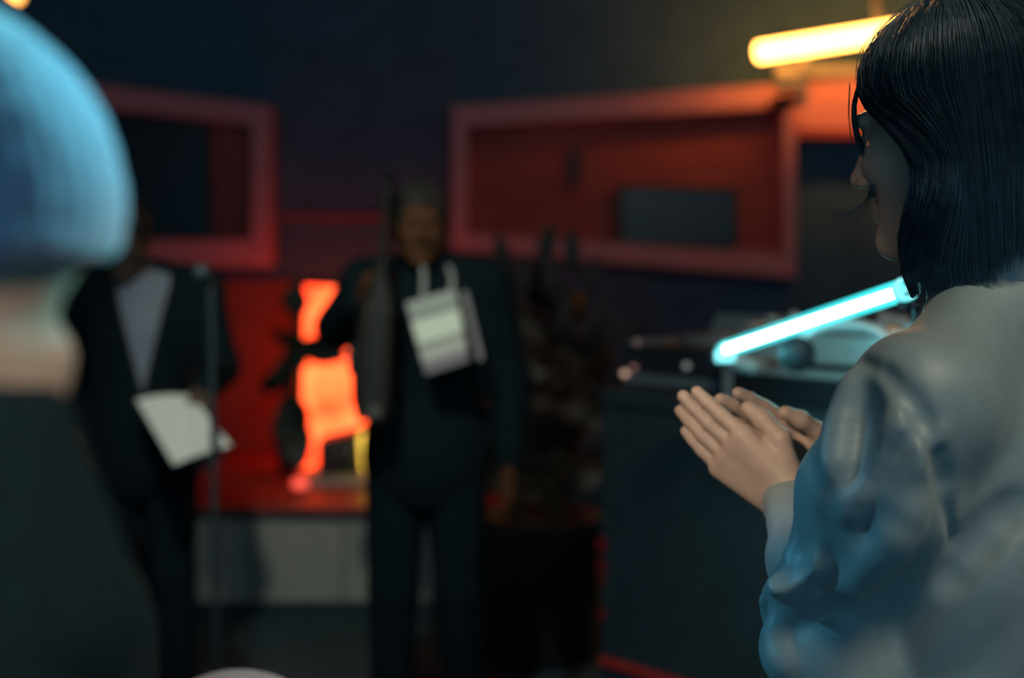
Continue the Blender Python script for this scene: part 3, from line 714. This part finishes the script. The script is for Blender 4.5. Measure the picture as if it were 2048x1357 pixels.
# glasses-free face; striped card on straps
cc = [P(812, 606, 3.86), P(910, 578, 3.86), P(938, 722, 3.84), P(852, 750, 3.84)]
m = bpy.data.materials.new('striped_card'); m.use_nodes = True; nt = m.node_tree; b_ = nt.nodes['Principled BSDF']; b_.inputs['Roughness'].default_value = .7
uvn = nt.nodes.new('ShaderNodeUVMap'); sp = nt.nodes.new('ShaderNodeSeparateXYZ'); rp = nt.nodes.new('ShaderNodeValToRGB'); rp.color_ramp.interpolation = 'CONSTANT'
nt.links.new(uvn.outputs[0], sp.inputs[0]); nt.links.new(sp.outputs[1], rp.inputs[0]); nt.links.new(rp.outputs[0], b_.inputs['Base Color'])
els = [(0, (.45, .46, .42)), (.17, (.34, .34, .33)), (.27, (.85, .88, .72)), (.58, (.4, .39, .35)), (.68, (.62, .58, .52)), (.83, (.25, .22, .25))]
e = rp.color_ramp.elements; e[0].position = 0; e[0].color = els[0][1] + (1,); e[1].position = els[1][0]; e[1].color = els[1][1] + (1,)
for p_, c_ in els[2:]: q = e.new(p_); q.color = c_ + (1,)
r = empty('striped_card', np.mean(cc, 0))
cb = MB().prism([cc[0], cc[3], cc[2], cc[1]], (0, .006, 0)).build('card', m, r)
uv = cb.data.uv_layers.new(name='UVMap'); vmap = {0: 0.0, 1: 1.0, 2: 1.0, 3: 0.0, 4: 0.0, 5: 1.0, 6: 1.0, 7: 0.0}
for lp in cb.data.loops: uv.data[lp.index].uv = (0.5, vmap[lp.vertex_index])
M_strap = mat('pale_strap', (.4, .4, .4), .8)
MB().tube([P(846, 594, 3.86), P(848, 560, 3.9), P(846, 535, 3.96)], .007, 8).build('strap', M_strap, r)
MB().tube([P(902, 580, 3.86), P(905, 558, 3.9), P(898, 535, 3.97)], .007, 8).build('strap', M_strap, r)
MB().prism([P(922, 584, 3.9), P(934, 582, 3.9), P(967, 718, 3.88), P(957, 722, 3.88)], (0, .004, 0)).build('loose_strap', mat('loose_strap', (.3, .27, .28), .8), r)
tag(r, 'pale card with grey stripes hanging on the chest of the man', 'card')
# slim instrument case held upright by his hand
sec = [(782, 350, 9), (779, 368, 11), (777, 376, 6), (772, 440, 6), (766, 520, 8), (763, 556, 16), (759, 585, 32), (753, 640, 40), (747, 720, 44), (746, 800, 42), (748, 838, 34)]
r = empty('instrument_case', P(748, 840, 3.9)); v = []; f_ = []; seg = 16
for px, py, hw in sec:
    c = P(px, py, 3.88); w_ = hw / F * 3.88
    v += [c + np.array((w_ * math.copysign(abs(math.cos(t)) ** .6, math.cos(t)), .035 * math.copysign(abs(math.sin(t)) ** .6, math.sin(t)), 0)) for t in np.linspace(0, 2 * math.pi, seg, endpoint=False)]
for i in range(len(sec) - 1):
    for j in range(seg): f_.append((i * seg + j, i * seg + (j + 1) % seg, (i + 1) * seg + (j + 1) % seg, (i + 1) * seg + j))
f_ += [list(range(seg)), [(len(sec) - 1) * seg + j for j in range(seg)][::-1]]
obj('case_shell', v, f_, mat('brown_case', (.0045, .003, .002), .55, .25, 30), r, True)
for kx in (-.5, .55):
    MB().tube([P(px + kx * hw, py, 3.838) for px, py, hw in sec[6:]], .006, 8).build('piping', mat('tan_piping', (.035, .026, .016), .5), r, True)
MB().tube([P(712, 690, 3.87), P(702, 700, 3.85), P(702, 740, 3.85), P(710, 752, 3.87)], .008, 8).build('handle', M_black, r, True)
tag(r, 'slim dark brown instrument case held upright beside the man', 'case')

# person with the blue beanie (near left, in profile)
hb = P(-262, 505, .60); byaw = math.pi / 2 + .1
bt, ib = person('person', (hb[0] + .015, hb[1] + .01), byaw, 1.58, 'person in bright blue beanie and dark coat close at the left edge', M_skin, coat=M_coat, head_at=hb, head_dir=(0, -.05), coat_len=.6,
    arms=(None, (P(-330, 1250, .56), P(-95, 1050, .6))), hands=(None, (np.array((.35, .05, .94)), np.array((-1, .3, 0)), .9)), coatr=.012, collar=False, shoulder=.16)
hc = ib['hc']; HR = ib['HR']
nk = P(-120, 800, .6)
g = Field(*[axis(nk[i] - .2, nk[i] + .2, .006) for i in range(3)])
g.cap(nk + np.array((0, 0, -.09)), nk + np.array((0, 0, .004)), .082, .05, .02); g.plane(P(0, 742, .6), (.25, 0, 1), k=.01)
fobj('coat_collar', g, M_coat, bt)
bc = P(-277, 372, .6)
g = Field(*[axis(hc[i] - .19, hc[i] + .19, .004) for i in range(3)])
rx = 505 / F * .6
g.ell(bc + np.array((0, 0, .0)), (rx, .098, .088), np.eye(3), .02)
g.ell(bc + np.array((-.005, 0, -.014)), (rx - .002, .095, .05), np.eye(3), .02)
g.plane(P(0, 492, .6), (-.1, 0, -1), k=.01)
g.ell(hc + HR @ np.array((0, -.005, -.02)), (.07, .08, .085), HR, .004, 's')
ph = bc.copy()
g.disp(lambda x, y, z: .0012 * np.sin(np.arctan2(y - ph[1], x - ph[0]) * 60))
M_bean = mat('blue_knit', (.007, .06, .16), .85, .12, 200, bump=.5, bscale=400, sheen=.45, spec=.15)
be = fobj('beanie', g, M_bean, bt)
g = Field(*[axis(hc[i] - .19, hc[i] + .19, .004) for i in range(3)])
nr = 40
pr = [bc + np.array(((rx - .012) * math.cos(t), .093 * math.sin(t), -.012 - .012 * (1 - math.cos(t)) * .4 - .008)) for t in np.linspace(0, 2 * math.pi, nr + 1)]
for i in range(nr): g.cap(pr[i], pr[i + 1], .012, .012, .004)
g2 = fobj('folded_brim', g, M_bean, bt)

# seated person with pale cap at the bottom edge
hs = P(474, 1354, 1.02) - np.array((0, 0, .125))
sb, is_ = person('person', (hs[0], hs[1] - .02), .1, 1.66, 'seated person with pale knit cap, only the crown showing at bottom edge', M_skin, coat=M_coat, sit=True, head_at=hs, coatr=.015)
g = Field(*[axis(hs[i] - .16, hs[i] + .16, .005) for i in range(3)])
g.ell(hs + np.array((0, -.014, .036)), (.086, .1, .094), is_['HR'], .02); g.plane(hs + np.array((0, 0, .02)), (0, .2, -1), k=.01)
fobj('knit_cap', g, mat('pale_knit', (.62, .58, .66), .85, .1, 150, bump=.4, bscale=300), sb)
r = empty('stool', (hs[0], hs[1] - .02, 0)); sz_ = .30
MB().lathe((hs[0], hs[1] - .04, sz_ - .04), [(.16, 0), (.17, .01), (.17, .035), (.15, .045)], 24).build('seat', M_black, r, True)
for q in range(4):
    an = q * math.pi / 2 + .8; MB().tube([(hs[0] + .1 * math.cos(an), hs[1] - .04 + .1 * math.sin(an), sz_ - .03), (hs[0] + .16 * math.cos(an), hs[1] - .04 + .16 * math.sin(an), 0)], .014, 8).build('leg', M_black, r)
tag(r, 'low black stool beneath the seated person in the pale cap', 'stool')

# ------------------------------------------------------------------ the woman (near right, in focus)
HC = P(1908, 264, 1.38); FD = np.array((-.8, .6, 0)); LD = np.array((-.6, -.8, 0)); ZD = np.array((0, 0, 1.0))
yaw = math.atan2(-FD[0], FD[1]); HRw = rotz(yaw - .17) @ rotx(-.14)
NB = HC - .035 * FD - .19 * ZD
SL = NB + .168 * LD - .045 * ZD; SRt = NB - .168 * LD - .045 * ZD
EL = P(1672, 1222, 1.33); WL = P(1578, 1002, 1.55)
WR = P(1652, 945, 1.67); ER = NB - .2 * LD + .12 * FD - .3 * ZD
root = np.array((NB[0], NB[1], 0.0)); UA = P(1748, 990, 1.25)
hip = np.array((NB[0], NB[1], .9)) - .01 * FD
fz = [(HC - .125, HC + .125), (P(1340, 1010, 1.6) - (.01, .06, .0), P(1660, 740, 1.68) + (.01, .05, .02))]
fine = [[(a[i] , b[i], .0028) for a, b in fz] for i in range(3)]
lo = np.array((.05, 1.0, -.02)); hi = np.array((.85, 1.85, 1.76))
f = Field(*[axis(lo[i], hi[i], .013, fine[i]) for i in range(3)])
head_sdf(f, HC, HRw, .97)
f.cap(HC + HRw @ np.array((0, -.025, -.06)), NB, .05, .056, .02)
Rb = np.stack([-LD, FD, ZD], 1)
f.ell(NB - .2 * ZD, (.13, .08, .18), Rb, .03); f.ell(NB - .4 * ZD, (.115, .08, .17), Rb, .03); f.ell(hip, (.165, .11, .13), Rb, .05)
for sh_, el_, wr_, md_ in ((SL, EL, WL, UA), (SRt, ER, WR, (SRt + ER) / 2)):
    f.cap(NB, sh_, .035, .035, .02); f.chain([sh_, md_, el_], [.028, .026, .026], .015); f.cap(el_, wr_, .026, .024, .015)
# clapping hands
dL = P(1335, 796, 1.6) - WL; dR = P(1420, 790, 1.64) - WR
nL = np.array((.42, .85, .38)); nR = np.array((-.35, -.85, -.3))
hand_sdf(f, WL, dL, nL, [.05, .07, .09, .11], .97, spread=.0, thumb_side=1 if np.cross(dL, nL)[2] > 0 else -1, thumb_close=.3)
hand_sdf(f, WR, dR, nR, [.1, .1, .1, .1], .97, spread=.02, thumb_side=1 if np.cross(dR, nR)[2] > 0 else -1, thumb_close=.2)
for q in (1, -1):
    hj = hip - q * .09 * LD - .03 * ZD; kn = np.array((hj[0], hj[1], .49)); an = np.array((hj[0] - .01, hj[1], .085)); toe = an + FD * .15 - .05 * ZD
    f.cap(hj, kn, .085, .055, .03); f.cap(kn, an, .055, .036, .02); f.cap(an, toe, .038, .03, .02)
woman = fobj('person', f, M_skin, loc=tuple(root), relax=1)
tag(woman, 'woman in grey satin shirt clapping, dark bob hair, seen from behind', 'person')
g = Field(*[axis(lo[i], hi[i] if i < 2 else 1.05, .012) for i in range(3)])
g.ell(hip, (.18, .125, .14), Rb, .05)
for q in (1, -1):
    hj = hip - q * .09 * LD - .03 * ZD; g.cap(hj, (hj[0], hj[1], .49), .1, .08, .03); g.cap((hj[0], hj[1], .49), (hj[0] - .01, hj[1], .08), .08, .075, .02)
fobj('trousers', g, M_trou, woman)
for q in (1, -1):
    hj = hip - q * .09 * LD; an = np.array((hj[0] - .01, hj[1], .06)); toe = an + FD * .15 - .025 * ZD
    g = Field(*[axis(l_, h_, .008) for l_, h_ in zip(np.minimum(an, toe) - .1, np.maximum(an, toe) + .1)])
    g.cap(an, toe, .05, .04, .02); g.cap(an - FD * .05 - .01 * ZD, an, .045, .045, .02); g.plane((0, 0, .002), (0, 0, -1)); fobj('shoe', g, M_shoe, woman)

# shirt: torso + sleeves with folds
g = Field(axis(.08, .86, .0042), axis(1.02, 1.85, .0042), axis(.86, 1.53, .0042))
g.ell(NB - .2 * ZD - .01 * FD, (.172, .118, .215), Rb, .05); g.ell(NB - .40 * ZD, (.172, .125, .28), Rb, .06); g.ell(NB - .58 * ZD, (.185, .135, .3), Rb, .08)
NS = NB + .022 * ZD - .012 * FD; SLc = SL - .02 * ZD; g.cap(NS, SLc, .05, .06, .03); g.cap(NS, SRt - .02 * ZD, .05, .055, .05)
g.chain([SLc, UA, EL], [.064, .062, .056], .025)
FM = P(1612, 1130, 1.43)
g.chain([EL, FM, WL * .9 + FM * .1], [.05, .036, .028], .025)
g.chain([EL, P(1668, 1310, 1.30), P(1690, 1420, 1.28)], [.05, .046, .046], .03)      # loose cloth hanging under the elbow
g.cap(P(1568, 1212, 1.36), P(1640, 1200, 1.33), .022, .03, .03)
g.chain([SRt - .025 * ZD, ER, WR * .8 + ER * .2], [.056, .052, .03], .05)
def fold(pts, r, k=.02, op='u', depth=.35):
    c = []; pts = np.array(pts, float); tt = np.linspace(0, len(pts) - 1, 4 * len(pts))
    for px, py in zip(np.interp(tt, range(len(pts)), pts[:, 0]), np.interp(tt, range(len(pts)), pts[:, 1])):
        h_ = g.hit(px, py)
        if h_ is None: continue
        ray = (h_ - CAM); ray /= np.linalg.norm(ray); c.append((h_, ray))
    if len(c) < 2: return
    n_ = len(c); rs = [r * (.4 + .6 * math.sin(math.pi * (i + .5) / n_)) for i in range(n_)]
    sgn = 1 if op == 'u' else -1
    g.chain([h_ + ray * sgn * q * (1 - depth) for (h_, ray), q in zip(c, rs)], rs, k, op)
fold([(1872, 862), (1800, 945), (1742, 1020), (1700, 1085), (1650, 1150), (1600, 1205), (1556, 1226)], .018, .014, depth=.45)
fold([(1780, 930), (1728, 1010), (1690, 1066), (1640, 1120)], .045, .03, 's', depth=.25)
fold([(1812, 826), (1768, 890), (1722, 972), (1690, 1030)], .011, .014, depth=.35)
fold([(1722, 770), (1704, 860), (1690, 960)], .014, .014, 's', depth=.18)
fold([(1846, 900), (1800, 980), (1770, 1050)], .010, .012, depth=.35)
fold([(1835, 1010), (1775, 1110), (1700, 1190)], .012, .014, depth=.35)
fold([(1700, 752), (1680, 850), (1668, 950)], .010, .014, depth=.2)
fold([(1660, 1122), (1620, 1160), (1590, 1186)], .02, .014, 's', depth=.3)
fold([(1640, 1112), (1604, 1146), (1570, 1186)], .010, .01, depth=.5)
fold([(1604, 1066), (1592, 1100), (1560, 1160), (1520, 1218)], .009, .008, depth=.6)
fold([(1572, 1086), (1556, 1120), (1545, 1150)], .02, .012, 's', depth=.3)
fold([(1556, 1250), (1562, 1300), (1580, 1352)], .014, .012, depth=.5)
fold([(2044, 1005), (1990, 1062), (1940, 1115), (1896, 1170)], .018, .014, 's', depth=.3)
# armhole seam and collar
fold([(1700, 712), (1760, 735), (1820, 790), (1862, 860), (1886, 940), (1900, 1020), (1904, 1090)], .010, k=.006, op='s', depth=.4)
ph = rng.random(8) * 6.28
g.disp(lambda x, y, z: .0016 * np.sin(38 * (x * .6 + z) + 3 * np.sin(9 * y + ph[0]) + ph[1]) + .0012 * np.sin(70 * (x - z * .5) + 4 * np.sin(11 * z + ph[2]) + ph[3]))
g.cap(HC + HRw @ np.array((0, -.028, -.05)), NB + .02 * ZD, .0585, .062, .006, 's')
M_shirt = mat('grey_satin', (.25, .285, .285), .45, .05, 60, bump=.12, bscale=900, sheen=.15, spec=.5)
fobj('shirt', g, M_shirt, woman, relax=3)
# collar band
c = MB(); seg = 40; rings = []
axn = HRw @ np.array((0, -.2, 1)); cb = NB + .05 * ZD - .004 * FD
v = []; f_ = []
for t in np.linspace(math.radians(-60) , math.radians(240), seg):
    d = Rb @ np.array((math.cos(t), math.sin(t - 0), 0)) if False else Rb @ np.array((math.cos(t), -math.sin(t), 0))
    fr = max(0, math.sin(t))
    for rr, zz in ((.064, -.012), (.071, .004), (.0685, .044 + .01 * fr), (.066, .046 + .01 * fr), (.064, .02)):
        v.append(cb + d * np.array((rr, rr, rr)) + ZD * zz)
for i in range(seg - 1):
    for j in range(4): f_.append((i * 5 + j, i * 5 + j + 1, (i + 1) * 5 + j + 1, (i + 1) * 5 + j))
obj('collar', v, f_, M_shirt, woman, True)
# cuff
ud = (WL - EL) / np.linalg.norm(WL - EL); q1 = np.cross(ud, ZD); q1 /= np.linalg.norm(q1); q2 = np.cross(q1, ud)
MB().lathe(WL - ud * .045, [(.0285, 0), (.0305, .004), (.0305, .042), (.0285, .046), (.026, .046), (.026, .01)], 28, (q1, q2, ud)).build('cuff', M_shirt, woman, True)
MB().lathe(WL - ud * .012 - q2 * .0 + (-np.array((0, 1, 0))) * .0305, [(.005, 0), (.005, .002), (.003, .0025)], 12, (np.array((1, 0, 0)), ZD, np.array((0, -1, 0)))).build('cuff_button', M_silver, woman, True)

# hair: solid under-layer plus strands, bob length with centre parting
HT = lambda p: HC + (HRw @ np.array(p).T).T
EC = np.array((0, -.014, .034))
def hair_pt(phi0, t, sc=1.0, zoff=0, wob=0.0):
    """phi0 signed start azimuth (0 = forward, + = her left), t 0..1 along the strand, head-local"""
    sg = 1 if phi0 >= 0 else -1; a = abs(phi0)
    lim = math.radians(60); zend = -.14 + .036 * min(1, max(0, (a - 2.0) / .9)) + zoff
    tgt = a if a > lim else math.radians(50) + (a / lim) * math.radians(14)
    th = min(1, t / .45); ph_ = a + (max(tgt, a) - a) * (th ** .8); ph_ = sg * ph_ + wob
    rx, ry, rz = .089 * sc, .109 * sc, .096 * sc
    tm = .45
    if t <= tm:
        an = .06 + (math.pi / 2 - .06) * (t / tm); return EC + np.array((-rx * math.sin(an) * math.sin(ph_), ry * math.sin(an) * math.cos(ph_), rz * math.cos(an)))
    u = (t - tm) / (1 - tm); z = EC[2] + (zend - EC[2]) * u
    bulge = 1 + .05 * math.sin(u * math.pi) - .16 * max(0, u - .55) / .45
    ph_ = ph_ + sg * math.radians(36) * math.sin(math.pi * min(1, u * 1.15)) * max(0, 1 - max(0, abs(ph_) - 1.1) / .9)
    fr = max(0, math.cos(ph_))
    return np.array((-rx * bulge * math.sin(ph_) * (1 - .05 * fr), EC[1] + ry * bulge * math.cos(ph_) * (1 - .35 * fr * u), z))
M_hair = mat('hair_dark', (.025, .045, .062), .5, .3, 80, spec=.4)
nphi, nt_ = 120, 26; v = []; f_ = []
phis = np.concatenate([np.linspace(-math.pi, -.001, nphi // 2), np.linspace(.001, math.pi, nphi // 2)])
for ph_ in phis:
    for k in range(nt_): v.append(hair_pt(ph_, k / (nt_ - 1), .985, -.004 * math.sin(ph_ * 7)))
for i in range(len(phis) - 1):
    if i == nphi // 2 - 1:
        for k in range(8): f_.append((i * nt_ + k, i * nt_ + k + 1, (i + 1) * nt_ + k + 1, (i + 1) * nt_ + k))
        continue
    for k in range(nt_ - 1): f_.append((i * nt_ + k, i * nt_ + k + 1, (i + 1) * nt_ + k + 1, (i + 1) * nt_ + k))
hair = obj('hair', HT(np.array(v)), f_, M_hair, woman, True)
sv = []; sf = []
def strand(pts, r):
    pts = np.array(pts); n_ = len(pts); t = np.gradient(pts, axis=0); t /= np.linalg.norm(t, axis=1)[:, None] + 1e-9
    u = np.cross(t, (0.31, .2, .93)); u /= np.linalg.norm(u, axis=1)[:, None] + 1e-9; w = np.cross(t, u); b0 = len(sv)
    rr = r * np.linspace(1, .35, n_)[:, None]
    for k in range(3):
        an = k * 2.094; 
        ring = pts + rr * (math.cos(an) * u + math.sin(an) * w); sv.extend(ring.tolist())
    for k in range(3):
        a_ = b0 + k * n_; c_ = b0 + ((k + 1) % 3) * n_
        for i in range(n_ - 1): sf.append((a_ + i, a_ + i + 1, c_ + i + 1, c_ + i))
for i in range(3600):
    p0 = rng.uniform(-math.pi, math.pi); sc = .99 + abs(rng.normal(0, .012)); ze = .004 - rng.uniform(0, .022); wb = rng.normal(0, .03); w1 = rng.uniform(0, 6)
    t0 = rng.uniform(0, .3) if rng.random() < .5 else 0
    pts = [hair_pt(p0, t0 + (1 - t0) * k / 15, sc * (1 + .004 * math.sin(k * .7 + w1)), ze, wb * (k / 15)) for k in range(16)]
    strand(HT(np.array(pts)), .00055)
for i in range(200):        # flyaways on the crown
    p0 = rng.uniform(-math.pi, math.pi); t0 = rng.uniform(0, .3); sc = 1.03 + rng.uniform(0, .05)
    strand(HT(np.array([hair_pt(p0, t0 + .022 * k, sc + .006 * k * rng.uniform(.2, 1) - .0009 * k * k, 0, .012 * k) for k in range(10)])), .00025)
def lock(pl, nn, spread, r, d):
    pl = np.array(pl, float); ts = np.linspace(0, len(pl) - 1, 18)
    for i in range(nn):
        o_ = rng.normal(0, spread, 2); dd = d + rng.normal(0, .006)
        strand([P(np.interp(t, range(len(pl)), pl[:, 0]) + o_[0] * (.5 + t / len(pl)), np.interp(t, range(len(pl)), pl[:, 1]) + o_[1], dd) for t in ts], r)
lock([(1728, 150), (1708, 200), (1708, 240), (1716, 280), (1730, 315), (1745, 345), (1748, 370), (1742, 392)], 70, 3.2, .0007, 1.40)
lock([(1742, 385), (1728, 408), (1705, 425), (1682, 430), (1662, 424)], 16, 4, .00035, 1.46)
lock([(1742, 395), (1730, 420), (1712, 434), (1690, 440), (1672, 442)], 10, 4, .0003, 1.46)
lock([(1700, 170), (1698, 230), (1704, 290)], 6, 2, .0003, 1.42)
obj('hair_strands', sv, sf, M_hair, hair)
